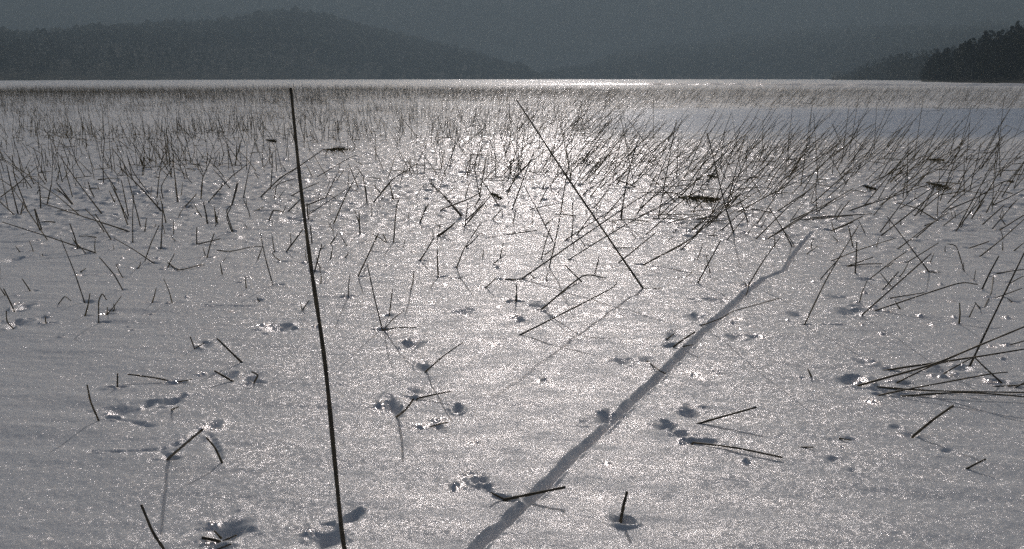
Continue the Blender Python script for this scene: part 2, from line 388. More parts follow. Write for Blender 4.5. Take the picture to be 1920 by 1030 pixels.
SHADOWS = [((315, 860), (318, 1000)), ((743, 782), (758, 898)), ((797, 698), (820, 792)), ((717, 618), (672, 690)), ((1313, 832), (1472, 1000)),
           ((1314, 611), (1480, 765)), ((857, 503), (890, 556)), ((1012, 581), (1068, 638)), ((972, 630), (1090, 685)), ((772, 545), (768, 602)),
           ((653, 556), (640, 620)), ((1614, 593), (1850, 790)), ((526, 629), (530, 660)), ((320, 768), (320, 815))]
for s in STEMS+MORE:
    for bp, sh in SHADOWS:
        if math.hypot(s['px'][0][0]-bp[0], s['px'][0][1]-bp[1]) < 7 and 'drift' not in s:
            s['drift'] = max(-2.2, min(1.0, shadow_drift(s['px'], sh))); print('shadow', bp, round(s['drift'], 2))
for s in STEMS+MORE:
    s['pts'] = place(s['px'], s['r'], s.get('drift'))

# ------------------------------------------------------------------ scattered stems farther out
def density(x, y):
    r = np.hypot(x, y); a = x/y
    clump = np.clip(0.5+1.5*vn(x/1.9, y/2.6, 41)+0.9*vn(x/0.6, y/0.8, 42), 0.04, 2.2)
    clump = clump*np.where((r < 10) & (a > -0.08) & (a < 0.25), 1.6, 1.0)
    clump = np.where(r > 45, np.clip(0.85+0.9*vn(x/14, y/12, 43)+0.6*vn(x/4, y/4, 44), 0.15, 2), clump)
    left = 1-sstep(-0.30, 0.0, a); right = sstep(0.05, 0.20, a)
    d = np.zeros_like(x)
    d = np.where((r > 6.2) & (r <= 8.5), 6+right*7, d)
    d = np.where((r > 8.5) & (r <= 11), 24-right*9, d)
    d = np.where((r > 11) & (r <= 14), 40+left*6-right*24, d)
    d = np.where((r > 14) & (r <= 20), 25+left*4-right*13, d)
    d = np.where((r > 20) & (r <= 45), 20+left*1-right*8, d)
    d = np.where((r > 45) & (r <= 82), 11-right*4+left*7, d)
    d = np.where((r > 82) & (r < 120), 2.2*(1-(r-82)/38), d)
    bare = sstep(0.07, 0.17, a)*sstep(14.0, 16.5, r)*(1-sstep(27, 33, r))
    d = d*(1-0.95*bare)
    return d*clump
def scatter(r1, r2, half=0.66):
    cell = 190.0 if r2 <= 45 else 24.0
    n = int(half*(r2*r2-r1*r1)*cell)
    th = rng.uniform(-half, half, n); rr = np.sqrt(rng.uniform(r1*r1, r2*r2, n))
    x = rr*np.sin(th); y = rr*np.cos(th)
    keep = rng.uniform(0, cell, n) < density(x, y)
    return x[keep], y[keep]
def rand_stem(x, y):
    """polyline of one reed: upright and tangled on the left, raked to the right on the right"""
    a = x/y; r = math.hypot(x, y)
    rightness = float(sstep(-0.12, 0.12, np.array(a)))
    if r > 40: Lh = rng.uniform(0.28, 0.62)
    elif r > 8: Lh = rng.uniform(0.12, 0.46)*(1+0.85*rightness)
    else: Lh = rng.uniform(0.14, 0.5)*(1+0.5*rightness)
    q = rng.rand()
    bent = None
    if q < 0.14:                                   # lying broken piece
        az = rng.uniform(-0.5, 0.5)+(math.pi if rng.rand() < .4 else 0); el = rng.uniform(0.0, 0.12); Lh *= 0.45
    elif rng.rand() < rightness*0.85:
        el = rng.normal(R(48), R(9)); az = rng.normal(R(10), R(14))
    else:
        el = R(90)-abs(rng.normal(0, R(30))); az = rng.uniform(0, 2*math.pi)
        if rng.rand() < 0.4: az = rng.normal(R(180 if a < -0.1 else 0), R(50))
    el = min(max(el, 0.0), R(90))
    d = np.array([math.cos(az)*math.cos(el), math.sin(az)*math.cos(el), math.sin(el)])
    z = ZG(x, y)
    p0 = np.array([x, y, z+(0.006 if q < .14 else -0.02)])
    sag = np.array([0, 0, -1.0])*Lh*rng.uniform(0, 0.06)*math.cos(el)
    p1 = p0+d*Lh*0.55-sag; p2 = p0+d*Lh+sag
    if q > 0.14 and rng.rand() < 0.10:             # snapped over
        az2 = rng.uniform(0, 6.28)
        p2 = p1+np.array([math.cos(az2)*.8, math.sin(az2)*.8, -rng.uniform(-.2, .6)])*Lh*0.4
    p2[2] = max(p2[2], z+0.01)
    return [p0, p1, p2]
_cache = {}
def ZG(x, y):
    return _cache.get((x, y), 0.0)
def heights(xs, ys):
    h = base_h(xs, ys)
    for a, b, c in zip(xs, ys, h): _cache[(a, b)] = float(c)

NEAR_TOTAL = 300
far_tubes = []
xs, ys = scatter(6.2, 20); heights(xs, ys)
cand = sorted(zip(np.hypot(xs, ys), xs, ys))
n_ind = NEAR_TOTAL-len(STEMS)-len(HEADED)
for s in MORE: far_tubes.append((s['pts'], s['r'], 5))
print('hand placed', len(STEMS), 'scattered near', len(cand))
for i, (r_, x, y) in enumerate(cand):
    pts = rand_stem(x, y); rad = rng.uniform(0.0034, 0.0052)
    if i < n_ind: STEMS.append(dict(pts=pts, r=rad, rnd=True))
    else: far_tubes.append((pts, rad, 4))
for r1, r2 in ((20, 45), (45, 128)):
    xs, ys = scatter(r1, r2); heights(xs, ys)
    for x, y in zip(xs, ys):
        far_tubes.append((rand_stem(x, y), rng.uniform(0.0026, 0.0042), 3))
print('far reeds', len(far_tubes))

for i in range(230):     # low broken stubs round the edge of the bed
    r_ = rng.uniform(4.1, 9.8); th = rng.uniform(-.54, .54); x, y = r_*math.sin(th), r_*math.cos(th)
    z = ground_z(x, y); l = rng.uniform(0.03, 0.13); a_ = rng.uniform(0, 6.28); t_ = rng.uniform(0.0, 1.2)
    p0 = np.array([x, y, z-0.01]); p1 = p0+np.array([math.cos(a_)*math.sin(t_), math.sin(a_)*math.sin(t_), math.cos(t_)])*l
    p1[2] = max(p1[2], z+.006)
    far_tubes.append(([p0, (p0+p1)/2+rng.normal(0, .004, 3), p1], rng.uniform(0.0028, 0.0042), 5))
    add_pit(x+rng.uniform(-.01, .02), y+.008, rng.uniform(.014, .03), rng.uniform(.008, .018), rng.uniform(.008, .02))
    add_clod(x-rng.uniform(0.005, .03), y+rng.uniform(-.01, .01), rng.uniform(.006, .016), rng.uniform(.008, .016))
# pits and crust lumps where stems leave the snow
for s in STEMS:
    b = s['pts'][0]; d = b[1]
    k = rng.rand()
    if s.get('rnd'):
        add_pit(b[0]+rng.uniform(-.01, .02), b[1]+0.01, rng.uniform(.012, .026), rng.uniform(.010, .02), rng.uniform(.006, .016))
    elif k < 0.75:
        add_pit(b[0]+rng.uniform(-.012, .02), b[1]+rng.uniform(0.0, .014), rng.uniform(.014, .032), rng.uniform(.010, .024), rng.uniform(.010, .026))
        if rng.rand() < 0.5: add_clod(b[0]-rng.uniform(0.0, .035), b[1]+rng.uniform(-.01, .01), rng.uniform(.008, .02), rng.uniform(.008, .018))
for (u, v, wd, hg, dep) in [  # pits seen in the photograph: centre, half width / half height in pixels, depth in metres
    (430, 1000, 26, 22, .04), (612, 1012, 24, 20, .035), (655, 975, 9, 16, .03), (225, 772, 26, 10, .022), (322, 752, 12, 12, .03),
    (277, 760, 9, 7, .02), (385, 648, 10, 6, .02), (522, 618, 20, 8, .03), (575, 573, 8, 6, .018), (30, 610, 14, 9, .03), (45, 578, 12, 6, .025),
    (735, 762, 14, 14, .035), (775, 735, 14, 7, .02), (858, 768, 8, 10, .03), (795, 690, 9, 9, .025), (900, 905, 12, 10, .03), (775, 650, 14, 9, .025),
    (1135, 785, 18, 14, .035), (1250, 800, 16, 8, .035), (1275, 815, 16, 6, .028), (1165, 680, 14, 7, .028), (1215, 678, 12, 6, .02), (1310, 600, 14, 7, .025),
    (1265, 635, 12, 9, .02), (1345, 565, 24, 4, .02), (1380, 637, 14, 6, .018), (1170, 982, 16, 9, .035), (1295, 775, 16, 10, .03), (1600, 715, 20, 9, .03),
    (1620, 680, 12, 7, .02), (1590, 585, 22, 6, .022), (1612, 573, 16, 4, .018), (1765, 695, 12, 8, .02), (1805, 690, 14, 8, .02), (1495, 590, 14, 4, .018),
    (1680, 803, 9, 4, .012), (1775, 848, 9, 4, .012), (1560, 865, 10, 5, .012), (1595, 825, 10, 3, .012), (1600, 888, 10, 6, .012), (1415, 635, 8, 4, .015),
    (540, 410, 16, 6, .03), (20, 487, 12, 6, .025), (1545, 410, 12, 4, .02), (1625, 520, 20, 4, .018), (1575, 555, 22, 4, .018), (865, 590, 16, 6, .02),
    (1010, 578, 14, 6, .022), (975, 605, 12, 6, .018), (1300, 565, 10, 3, .015), (400, 800, 12, 8, .02), (425, 705, 16, 6, .018), (470, 710, 8, 7, .02)]:
    c = at_ground(u, v); e = at_ground(u+wd, v); f = at_ground(u, v-hg)
    add_pit(c[0], c[1], abs(e[0]-c[0]), min(abs(f[1]-c[1]), 3.2*abs(e[0]-c[0])), dep)
for line in ([(175, 849), (230, 850), (300, 846), (345, 832), (385, 803)], [(392, 818), (405, 845), (415, 868)], [(195, 785), (240, 790), (290, 802)],
             [(1250, 800), (1275, 822), (1305, 832)], [(905, 912), (925, 932), (945, 937)], [(325, 508), (375, 500), (395, 490)], [(1320, 563), (1372, 570)],
             [(385, 577), (480, 578)], [(300, 850), (316, 858), (335, 846)], [(1640, 733), (1700, 742), (1780, 741)], [(1545, 608), (1600, 610)]):
    for (ua, va), (ub, vb) in zip(line[:-1], line[1:]):      # shallow creases where stems lie or have dragged
        a_ = at_ground(ua, va); b_ = at_ground(ub, vb); n_ = max(2, int(math.hypot(b_[0]-a_[0], b_[1]-a_[1])/0.011))
        for k in range(n_):
            c = a_+(b_-a_)*k/n_
            add_pit(c[0]+rng.normal(0, .0015), c[1]+rng.normal(0, .0015), rng.uniform(.010, .014), rng.uniform(.010, .014), rng.uniform(.004, .008))
for (u, v, rp) in [(882, 893, 14), (765, 645, 10), (580, 1005, 12), (398, 803, 14), (205, 776, 8), (378, 703, 8), (440, 703, 8), (497, 612, 9), (248, 620, 6),
    (810, 574, 8), (712, 762, 14), (400, 990, 12), (1285, 775, 10), (1300, 705, 12), (1315, 715, 8), (1580, 842, 7), (1805, 858, 6), (32, 572, 8), (855, 915, 14),
    (1640, 680, 10), (1615, 715, 12), (1635, 755, 12), (1750, 705, 10), (1890, 590, 10), (1345, 700, 9), (1400, 870, 8), (890, 835, 9), (1020, 715, 12), (1140, 875, 8),
    (1610, 592, 7), (1640, 573, 6), (305, 507, 6), (330, 508, 6), (215, 516, 6), (425, 508, 5), (465, 524, 6), (1430, 637, 6), (820, 790, 14), (925, 650, 10), (965, 598, 9), (1500, 710, 5)]:
    c = at_ground(u, v); e = at_ground(u+rp, v)
    add_clod(c[0], c[1], abs(e[0]-c[0]), 0.013)
for i in range(420):    # crust crumbs between the reeds in the middle distance
    r_ = rng.uniform(3.6, 14)**1.0; th = rng.uniform(-.56, .56)
    add_clod(r_*math.sin(th), r_*math.cos(th), rng.uniform(.008, .02), rng.uniform(.008, .018))

# ------------------------------------------------------------------ snow sheet
def build_snow():
    rr = [0.25]
    while rr[-1] < 1.3: rr.append(rr[-1]+0.02)
    while rr[-1] < 16: rr.append(rr[-1]*1.0021)
    while rr[-1] < 100: rr.append(rr[-1]*1.009)
    while rr[-1] < 7000: rr.append(rr[-1]*1.05)
    rr = np.array(rr)
    lim = R(35); fine = np.arange(-lim, lim, 0.00125)
    coarse = np.linspace(lim, 2*math.pi-lim, 110)[:-1]
    th = np.concatenate([fine, coarse])
    nr, nc = len(rr), len(th)
    X = (rr[:, None]*np.sin(th)[None]); Y = (rr[:, None]*np.cos(th)[None])
    x = X.ravel(); y = Y.ravel()
    h = base_h(x, y)
    h += groove_h(x, y)
    H = h.reshape(nr, nc)
    nf = len(fine)
    # pits are local: work on the window of rows and columns each one touches
    for lst, isp in ((PITS, True), (CLODS, False)):
        for it in lst:
            cx, cy = it[0], it[1]; ext = 3.3*(max(it[2], it[3]) if isp else it[2])
            rc = math.hypot(cx, cy); tcn = math.atan2(cx, cy)
            i0, i1 = np.searchsorted(rr, [rc-ext, rc+ext]); j0, j1 = np.searchsorted(fine, [tcn-ext/rc, tcn+ext/rc])
            if i1 <= i0 or j1 <= j0: continue
            xs = X[i0:i1, j0:j1]; ys = Y[i0:i1, j0:j1]; sub = H[i0:i1, j0:j1].copy().ravel()
            save = (PITS[:], CLODS[:])
            tmpP, tmpC = ([it], []) if isp else ([], [it])
            PITS[:] = tmpP; CLODS[:] = tmpC
            pit_add(xs.ravel(), ys.ravel(), sub)
            PITS[:] = save[0]; CLODS[:] = save[1]
            H[i0:i1, j0:j1] = sub.reshape(xs.shape)
    V = np.stack([X, Y, H], -1).reshape(-1, 3)
    ax = x/np.maximum(y, 0.1)
    ice = sstep(0.03, 0.20, ax+0.10*vn(x/3.0, y/1.0, 61))*sstep(13.5, 20.5, y+3.5*vn(x/4.0, y/1.2, 62))*(1-sstep(26, 33, y+5.0*vn(x/9.0, y/1.5, 63)))
    ice = np.where(y > 0, ice, 0)
    i = np.arange(nr-1)[:, None]; j = np.arange(nc)[None]; j2 = (j+1) % nc
    Fc = np.stack([i*nc+j, i*nc+j2, (i+1)*nc+j2, (i+1)*nc+j], -1).reshape(-1, 4)
    # middle cap
    rime = np.zeros((nr, nc))
    for cx, cy, r_, hh in CLODS:
        ext = 3*r_; rc = math.hypot(cx, cy); tcn = math.atan2(cx, cy)
        i0, i1 = np.searchsorted(rr, [rc-ext, rc+ext]); j0, j1 = np.searchsorted(fine, [tcn-ext/rc, tcn+ext/rc])
        if i1 <= i0 or j1 <= j0: continue
        q = np.hypot(X[i0:i1, j0:j1]-cx, (Y[i0:i1, j0:j1]-cy)*0.9)/(1.25*r_)
        rime[i0:i1, j0:j1] = np.maximum(rime[i0:i1, j0:j1], np.exp(-q*q))
    V = np.concatenate([V, [[0, 0, float(H[0].mean())]]])
    cap = np.array([[nc*nr, (k+1) % nc, k, k] for k in range(nc)])
    o = mesh_obj('snow', V, Fc[:, ::-1], M_SNOW)
    at = o.data.attributes.new('rime', 'FLOAT', 'POINT'); at.data.foreach_set('value', np.append(rime.ravel(), 0).astype(np.float32))
    at = o.data.attributes.new('ice', 'FLOAT', 'POINT'); at.data.foreach_set('value', np.append(ice, 0).astype(np.float32))
    o['kind'] = 'structure'
    return o
snow = build_snow()

# low pressure ridge in the snow far out on the lake
def ridge():
    V = []; n = 260
    az = np.linspace(R(-1.5), R(34), n)
    for k, a in enumerate(az):
        d = 150-10*math.sin((a)*3)+2.0*float(vn(np.array([k/9.0]), np.array([0.5]), 51)[0])
        g = min(1, k/50)*(0.10+0.30*(0.5+float(vn(np.array([k/5.0]), np.array([1.5]), 52)[0])))
        for (o_, z) in ((-1.6, -0.25), (-0.35, g*0.75), (0.0, g), (3.5, g*0.55), (8.0, -0.25)):
            V.append(((d+o_)*math.sin(a), (d+o_)*math.cos(a), z))
    Fc = [(k*5+j, k*5+j+1, k*5+j+6, k*5+j+5) for k in range(n-1) for j in range(4)]
    o = mesh_obj('snow_drift', V, Fc, M_SNOW); o['kind'] = 'structure'
ridge()

# ------------------------------------------------------------------ tubes
def path(pts, nseg, wob, L_):
    P = [np.array(p, float) for p in pts]
    if len(P) == 2: P = [P[0], P[0]*.5+P[1]*.5+wob*L_, P[1]]
    ext = [2*P[0]-P[1]]+P+[2*P[-1]-P[-2]]
    out = []
    for i in range(1, len(ext)-2):
        a, b, c, d = ext[i-1:i+3]
        for s in range(nseg):
            t = s/nseg
            cr = 0.5*((2*b)+(-a+c)*t+(2*a-5*b+4*c-d)*t*t+(-a+3*b-3*c+d)*t**3)
            ln = b+(c-b)*t
            out.append(cr*0.6+ln*0.4)
    out.append(P[-1])
    return np.array(out)
def tube(P, r0, r1, n):
    m = len(P); V = []; T = np.gradient(P, axis=0); T /= np.linalg.norm(T, axis=1)[:, None]+1e-9
    ref = np.array([0.31, 0.2, 0.93]) if abs(T[0][2]) < .9 else np.array([1.0, 0.1, 0])
    A = np.cross(T, ref); A /= np.linalg.norm(A, axis=1)[:, None]; B = np.cross(T, A)
    ang = np.arange(n)*2*math.pi/n
    rad = np.linspace(0, 1, m)**0.9; rad = r0+(r1-r0)*rad
    if n > 5: rad = rad*rng.uniform(0.86, 1.14, m)
    V = P[:, None, :]+rad[:, None, None]*(np.cos(ang)[None, :, None]*A[:, None, :]+np.sin(ang)[None, :, None]*B[:, None, :])
    V = V.reshape(-1, 3)
    i = np.arange(m-1)[:, None]; j = np.arange(n)[None]; j2 = (j+1) % n
    Fc = np.stack([i*n+j, i*n+j2, (i+1)*n+j2, (i+1)*n+j], -1).reshape(-1, 4)
    return V, Fc
def capped(P, r0, r1, n):
    V, Fc = tube(P, r0, r1, n)
    tip = P[-1]+(P[-1]-P[-2])/ (np.linalg.norm(P[-1]-P[-2])+1e-9)*r1*1.5
    k = len(V); V = np.concatenate([V, [tip]])
    e = k-n
    cap = [(e+j, e+(j+1) % n, k, k) for j in range(n)]
    return V, Fc, cap
def stem_mesh(pts, r, nside=7, nseg=6):
    b = np.array(pts[0]); d = np.array(pts[1])-b; L_ = sum(np.linalg.norm(np.array(pts[i+1])-np.array(pts[i])) for i in range(len(pts)-1))
    d /= np.linalg.norm(d)+1e-9
    wob = rng.normal(0, 0.012, 3)
    P = path(pts, nseg, wob, L_)
    sink = b-d*0.02; sink[2] = min(sink[2], b[2]-0.03)
    P = np.concatenate([[sink], P])
    tip = r*(0.55 if L_ > 0.25 else 0.75)
    V, Fc = tube(P, r, tip, nside)
    # closing ring at the broken tip
    k = len(V); V = np.concatenate([V, np.repeat([P[-1]+(P[-1]-P[-2])*0.02], nside, 0)+(V[-nside:]-P[-1])*0.15])
    e = k-nside; j = np.arange(nside); j2 = (j+1) % nside
    Fc = np.concatenate([Fc, np.stack([e+j, e+j2, k+j2, k+j], -1)])
    # a few raised nodes where leaves once sat
    return V-b, Fc, b, P

# ---- labels -------------------------------------------------------------------
ORD = ['', 'second', 'third', 'fourth', 'fifth', 'sixth', 'seventh', 'eighth', 'ninth', 'tenth', 'eleventh', 'twelfth']
def describe(s):
    pts = s['pts']; u0, v0 = pix(pts[0]); u1, v1 = pix(pts[-1])
    ln = math.hypot(u1-u0, v1-v0); a = math.degrees(math.atan2(v0-v1, u1-u0))
    if len(pts) > 2 and not s.get('rnd') and s.get('px'):
        q = s['px']; a1 = math.atan2(q[0][1]-q[1][1], q[1][0]-q[0][0]); a2 = math.atan2(q[-2][1]-q[-1][1], q[-1][0]-q[-2][0])
        bent = abs(a1-a2) > 0.6
    else: bent = False
    if bent: lean = 'bent'
    elif a < 18 or a > 162: lean = 'nearly flat'
    elif a < 70: lean = 'right-leaning'
    elif a > 110: lean = 'left-leaning'
    else: lean = 'upright'
    size = 'short' if ln < 32 else ('long' if ln > 95 else 'mid-length')
    if u0 < 240: c = 'near the left edge'
    elif u0 < 590: c = 'left of the tall reed'
    elif u0 < 860: c = 'just right of tall reed'
    elif u0 < 1120: c = 'in the bright glare'
    elif u0 < 1400: c = 'behind the groove' if v0 < 560 else 'beside the groove'
    elif u0 < 1680: c = 'right of the groove'
    else: c = 'near the right edge'
    if v0 > 820: rw = 'at the bottom'
    elif v0 > 600: rw = 'in the foreground'
    elif v0 > 470: rw = 'in the middle snow'
    elif v0 > 370: rw = 'at the bed edge'
    elif v0 > 310: rw = 'inside the bed'
    else: rw = 'deep in the bed'
    return (size, lean, c, rw), u0, v0
bykey = {}
for s in STEMS:
    k, u0, v0 = describe(s); s['key'] = k; bykey.setdefault(k, []).append((u0, s))
for k, l in bykey.items():
    l.sort(key=lambda t: t[0]); n = len(l)
    noun = 'stub' if k[0] == 'short' else 'reed'
    for i, (u0, s) in enumerate(l):
        if n == 1: lab = f'{k[0]} {k[1]} {noun} {k[2]} {k[3]}'
        elif n > 12: lab = f'{k[0]} {k[1]} {noun} among like ones {k[2]} {k[3]}'
        elif i == 0: lab = f'leftmost {k[0]} {k[1]} {noun} {k[2]} {k[3]}'
        elif i == n-1: lab = f'rightmost {k[0]} {k[1]} {noun} {k[2]} {k[3]}'
        else: lab = f'{ORD[i]} from left {k[0]} {k[1]} {noun} {k[2]} {k[3]}'
        s['label'] = lab
STEMS[0]['label'] = 'tallest thick dark reed standing almost upright from the bottom of the photo'
STEMS[1]['label'] = 'long dark reed slanting up left across the bright glare, crossing all others'
GROUP = 'dead reed stems sticking out of the snow'
for s in STEMS:
    close = s['pts'][0][1] < 7
    V, Fc, b, P = stem_mesh(s['pts'], s['r'], 8 if close else 6, 7 if close else 4)
    o = mesh_obj('reed_stem', V, Fc, M_REED, loc=b)
    tag(o, s['label'], 'reed', GROUP)

# ---- reeds that still carry their seed heads
def head_mesh(a, b, size, seed):
    rg = np.random.RandomState(seed)
    L_ = np.linalg.norm(b-a); ax = (b-a)/L_
    Vs, Fs = [], []; off = 0
    def addt(P, r0, r1, n=4):
        nonlocal off
        V, Fc = tube(np.array(P), r0, r1, n); Vs.append(V); Fs.append(Fc+off); off += len(V)
    mid = (a+b)/2+np.array([0, 0, 0.05*L_])
    addt([a, mid, b], 0.004, 0.001, 5)
    for k in range(130):
        t = rg.rand()**0.85
        p = a*(1-t)**2+2*mid*t*(1-t)+b*t*t
        d = ax*rg.uniform(0.4, 1.2)+rg.normal(0, 0.55, 3)*np.array([1, 1, .8])+np.array([0, 0, -0.45*rg.rand()])
        d /= np.linalg.norm(d)
        l = L_*rg.uniform(0.14, 0.40)*math.sin(math.pi*min(1, 0.2+t*0.75))
        q = p+d*l+np.array([0, 0, -0.15*l])
        addt([p, (p+q)/2+rg.normal(0, .04*l, 3), q], 0.0034*size, 0.0012, 3)
    return np.concatenate(Vs), np.concatenate(Fs)
HL = ['reed with a dark drooping plume right of the tall reed, stem rising right', 'reed with the biggest feathery plume, lying level behind the groove end',
      'reed with a dark plume bowed to the right near the right edge', 'reed with a small flat dark plume farthest back near the right edge',
      'reed with a drooping plume above the tangled clump in the glare', 'reed with a small curled plume just left of the tall reed',
      'long thin reed with a slight bowed plume right of the groove', 'reed with a small plume above the biggest plume, behind the groove end',
      'reed with a tiny dark plume close to the right edge, by the reed bed']
for i, (px, e, size) in enumerate(HEADED):
    pts = place(px, 0.003, 0.0)
    b = pts[0]; a_ = pts[-1]
    ex = at_depth(e[0], e[1], a_[1]-0.02)
    em = bpy.data.objects.new('plumed_reed', None); COL.objects.link(em); em.location = b
    em.empty_display_size = 0.05
    tag(em, HL[i], 'reed', 'reeds still carrying seed plumes')
    V, Fc, bb, P = stem_mesh(pts, 0.0032, 6, 5)
    mesh_obj('stem', V, Fc, M_REED, em)
    V, Fc = head_mesh(np.array(a_), np.array(ex), size, 100+i)
    mesh_obj('seed_head', V-b, Fc, M_HEAD, em)

# ---- the far reed bed: thousands of stems, one mass
Vs, Fs, off = [], [], 0
for pts, r, n in far_tubes:
    V, Fc = tube(np.array(pts), r, r*0.5, n)
    Vs.append(V); Fs.append(Fc+off); off += len(V)
bed = mesh_obj('reed_bed', np.concatenate(Vs), np.concatenate(Fs), M_BED)
tag(bed, 'dense olive brown bed of thin reeds stretching across the snowy lake', 'reed bed', kind='stuff')

# ------------------------------------------------------------------ hills and woods
def az_of(u): return math.atan2(*(ray(u, 147)[:2]))
def elev(u, v):
    d = ray(u, v); return d[2]/math.hypot(d[0], d[1])
TREE_N = 7
LEAFY = 820
def wood(name_h, prof, shore_u, Rc, depth, tree_h, spacing, seed, label, back=250, jag=1.0):
    """ground of the slope, then trees all over it joined as one far-off wood"""
    rg = np.random.RandomState(seed)
    us = np.array([p[0] for p in prof], float); vs = np.array([p[1] for p in prof], float)
    A = np.array([az_of(u) for u in us]); E = np.array([elev(u, v) for u, v in zip(us, vs)])
    def crest(a): return np.interp(a, A, E)*Rc+CAM_H
    sa = np.array([az_of(u) for u, _ in shore_u]); sr = np.array([r for _, r in shore_u], float)
    def shore(a): return np.interp(a, sa, sr)
    def z(a, r):
        s = shore(a); top = np.maximum(crest(a)-tree_h*0.85, 0.4)
        t = np.clip((r-s)/(Rc-s), 0, 1)
        f = np.sin(t*math.pi/2)**0.9
        zz = 0.3*np.minimum(1, t*30)+top*f
        zz = np.where(r > Rc, 0.3+top*(1-0.5*np.clip((r-Rc)/back, 0, 1)), zz)
        bump = vn(a*Rc/60, r/60, seed)*tree_h*0.9*np.minimum(1, t*5)*(1-t*.5)
        return zz+bump
    aa = np.linspace(A[0], A[-1], 220); tt = np.linspace(0, 1, 40)
    V = []
    for a in aa:
        s = float(shore(a)); rs = np.concatenate([s+(Rc-s)*tt, Rc+back*np.linspace(.1, 1, 8)])
        zz = z(np.full(rs.shape, a), rs); zz[0] = -0.6
        for r_, q in zip(rs, zz): V.append((r_*math.sin(a), r_*math.cos(a), q))
    m = 48
    Fc = [(i*m+j, i*m+j+1, (i+1)*m+j+1, (i+1)*m+j) for i in range(len(aa)-1) for j in range(m-1)]
    o = mesh_obj(name_h, V, [f[::-1] for f in Fc], M_FOREST_FLOOR); o['kind'] = 'structure'
    s_m = float(sr.min())
    n = int((A[-1]-A[0])*((Rc+30)**2-s_m**2)/2/(spacing**2))
    a = rg.uniform(A[0], A[-1], n); r_ = np.sqrt(rg.uniform(s_m**2, (Rc+30)**2, n))
    k = r_ > shore(a)+1.5; a, r_ = a[k], r_[k]
    zz = z(a, r_)
    hgt = tree_h*rg.uniform(0.55, 1.25, len(a))*(1+0.25*jag*rg.normal(0, .5, len(a)).clip(-1, 1))
    hgt = np.minimum(hgt, np.maximum(3.0, (crest(a)-0.0)*1.25-zz*0.0))
    LQ = []
    Vs, Fs = [], []; off = 0
    ang = np.arange(TREE_N)*2*math.pi/TREE_N
    for aa_, rr_, z0, h in zip(a, r_, zz, hgt):
        x, y = rr_*math.sin(aa_), rr_*math.cos(aa_)
        con = rg.rand() < 0.55
        if rr_ < LEAFY:
            nq = int(np.clip(9.0e6/rr_**2, 14, 130)); f = rg.uniform(0.08, 1, nq)**0.9
            wr = h*(0.27*(1.02-f) if con else 0.30*np.sin(np.pi*np.minimum(1, .12+f*.88))**.6)*np.sqrt(rg.uniform(.1, 1.3, nq))
            az = rg.uniform(0, 6.283, nq); c = np.stack([x+wr*np.cos(az), y+wr*np.sin(az), z0+h*f], -1)
            sz = h*np.clip(0.035*(rr_/250)**.6, .03, .1)*rg.uniform(.6, 1.5, nq)
            a1 = rg.normal(0, 1, (nq, 3)); a1 /= np.linalg.norm(a1, axis=1)[:, None]; b1 = np.cross(a1, rg.normal(0, 1, (nq, 3))); b1 /= np.linalg.norm(b1, axis=1)[:, None]
            a1 *= sz[:, None]; b1 *= sz[:, None]*.8
            LQ.append(np.stack([c-a1-b1*.6, c+a1*.8-b1, c+a1+b1*.7, c-a1*.7+b1], 1).reshape(-1, 3)); continue
        lv = [(0.08, 0.55), (0.35, 0.85), (0.7, 0.45), (1.0, 0.03)] if con else [(0.15, 0.5), (0.45, 1.25), (0.8, 1.0), (1.0, 0.15)]
        w0 = h*(0.24 if con else 0.30)
        ring = []
        for (f, wd) in lv:
            rad = w0*wd*rg.uniform(0.65, 1.3, TREE_N)
            ring.append(np.stack([x+rad*np.cos(ang), y+rad*np.sin(ang), z0+h*f+rg.normal(0, h*.03, TREE_N)], -1))
        V = np.concatenate(ring); Vs.append(V)
        i = np.arange(3)[:, None]; j = np.arange(TREE_N)[None]; j2 = (j+1) % TREE_N
        Fs.append(np.stack([i*TREE_N+j, i*TREE_N+j2, (i+1)*TREE_N+j2, (i+1)*TREE_N+j], -1).reshape(-1, 4)+off); off += len(V)
    if LQ:
        q = np.concatenate(LQ); LF = np.arange(len(q)).reshape(-1, 4)
        Vs.append(q); Fs.append(LF+off)
    print(label, len(a), sum(len(f) for f in Fs))
    o = mesh_obj('woodland', np.concatenate(Vs), np.concatenate(Fs), M_WOOD, smooth=False)
    tag(o, label, 'wood', kind='stuff')
    return z
wood('hills', [(-500, -55), (0, -60), (500, -70), (1000, -75), (1500, -80), (2000, -85), (2500, -80)], [(-500, 1500), (2500, 1500)], 2600, 600, 12, 14, 1,
     'hazy blue wooded mountainside filling the whole background above the lake', 500)
wood('hills', [(-450, 70), (0, 74), (100, 72), (200, 64), (340, 56), (440, 48), (495, 36), (550, 28), (620, 38), (700, 58), (780, 76), (860, 95), (950, 122), (1010, 143), (1040, 149)],
     [(-450, 480), (0, 480), (350, 620), (700, 800), (1040, 900)], 1300, 400, 10, 7.5, 2, 'darker wooded hill with a rounded summit on the left beyond the lake')
wood('hills', [(960, 149), (1040, 140), (1100, 127), (1160, 106), (1230, 90), (1300, 86), (1380, 74), (1500, 64), (1700, 58), (2000, 52), (2450, 50)],
     [(960, 1000), (1300, 950), (1600, 900), (2450, 850)], 1800, 300, 11, 9, 3, 'faint wooded hill sloping down to the left behind the right shore')
wood('hills', [(1560, 150), (1600, 138), (1640, 124), (1665, 115), (1700, 114), (1760, 105), (1850, 98), (2000, 80), (2300, 60)],
     [(1560, 560), (1800, 380), (2300, 300)], 640, 100, 10, 5.5, 4, 'low dim strip of wood on the point left of the dark right wood', 60)
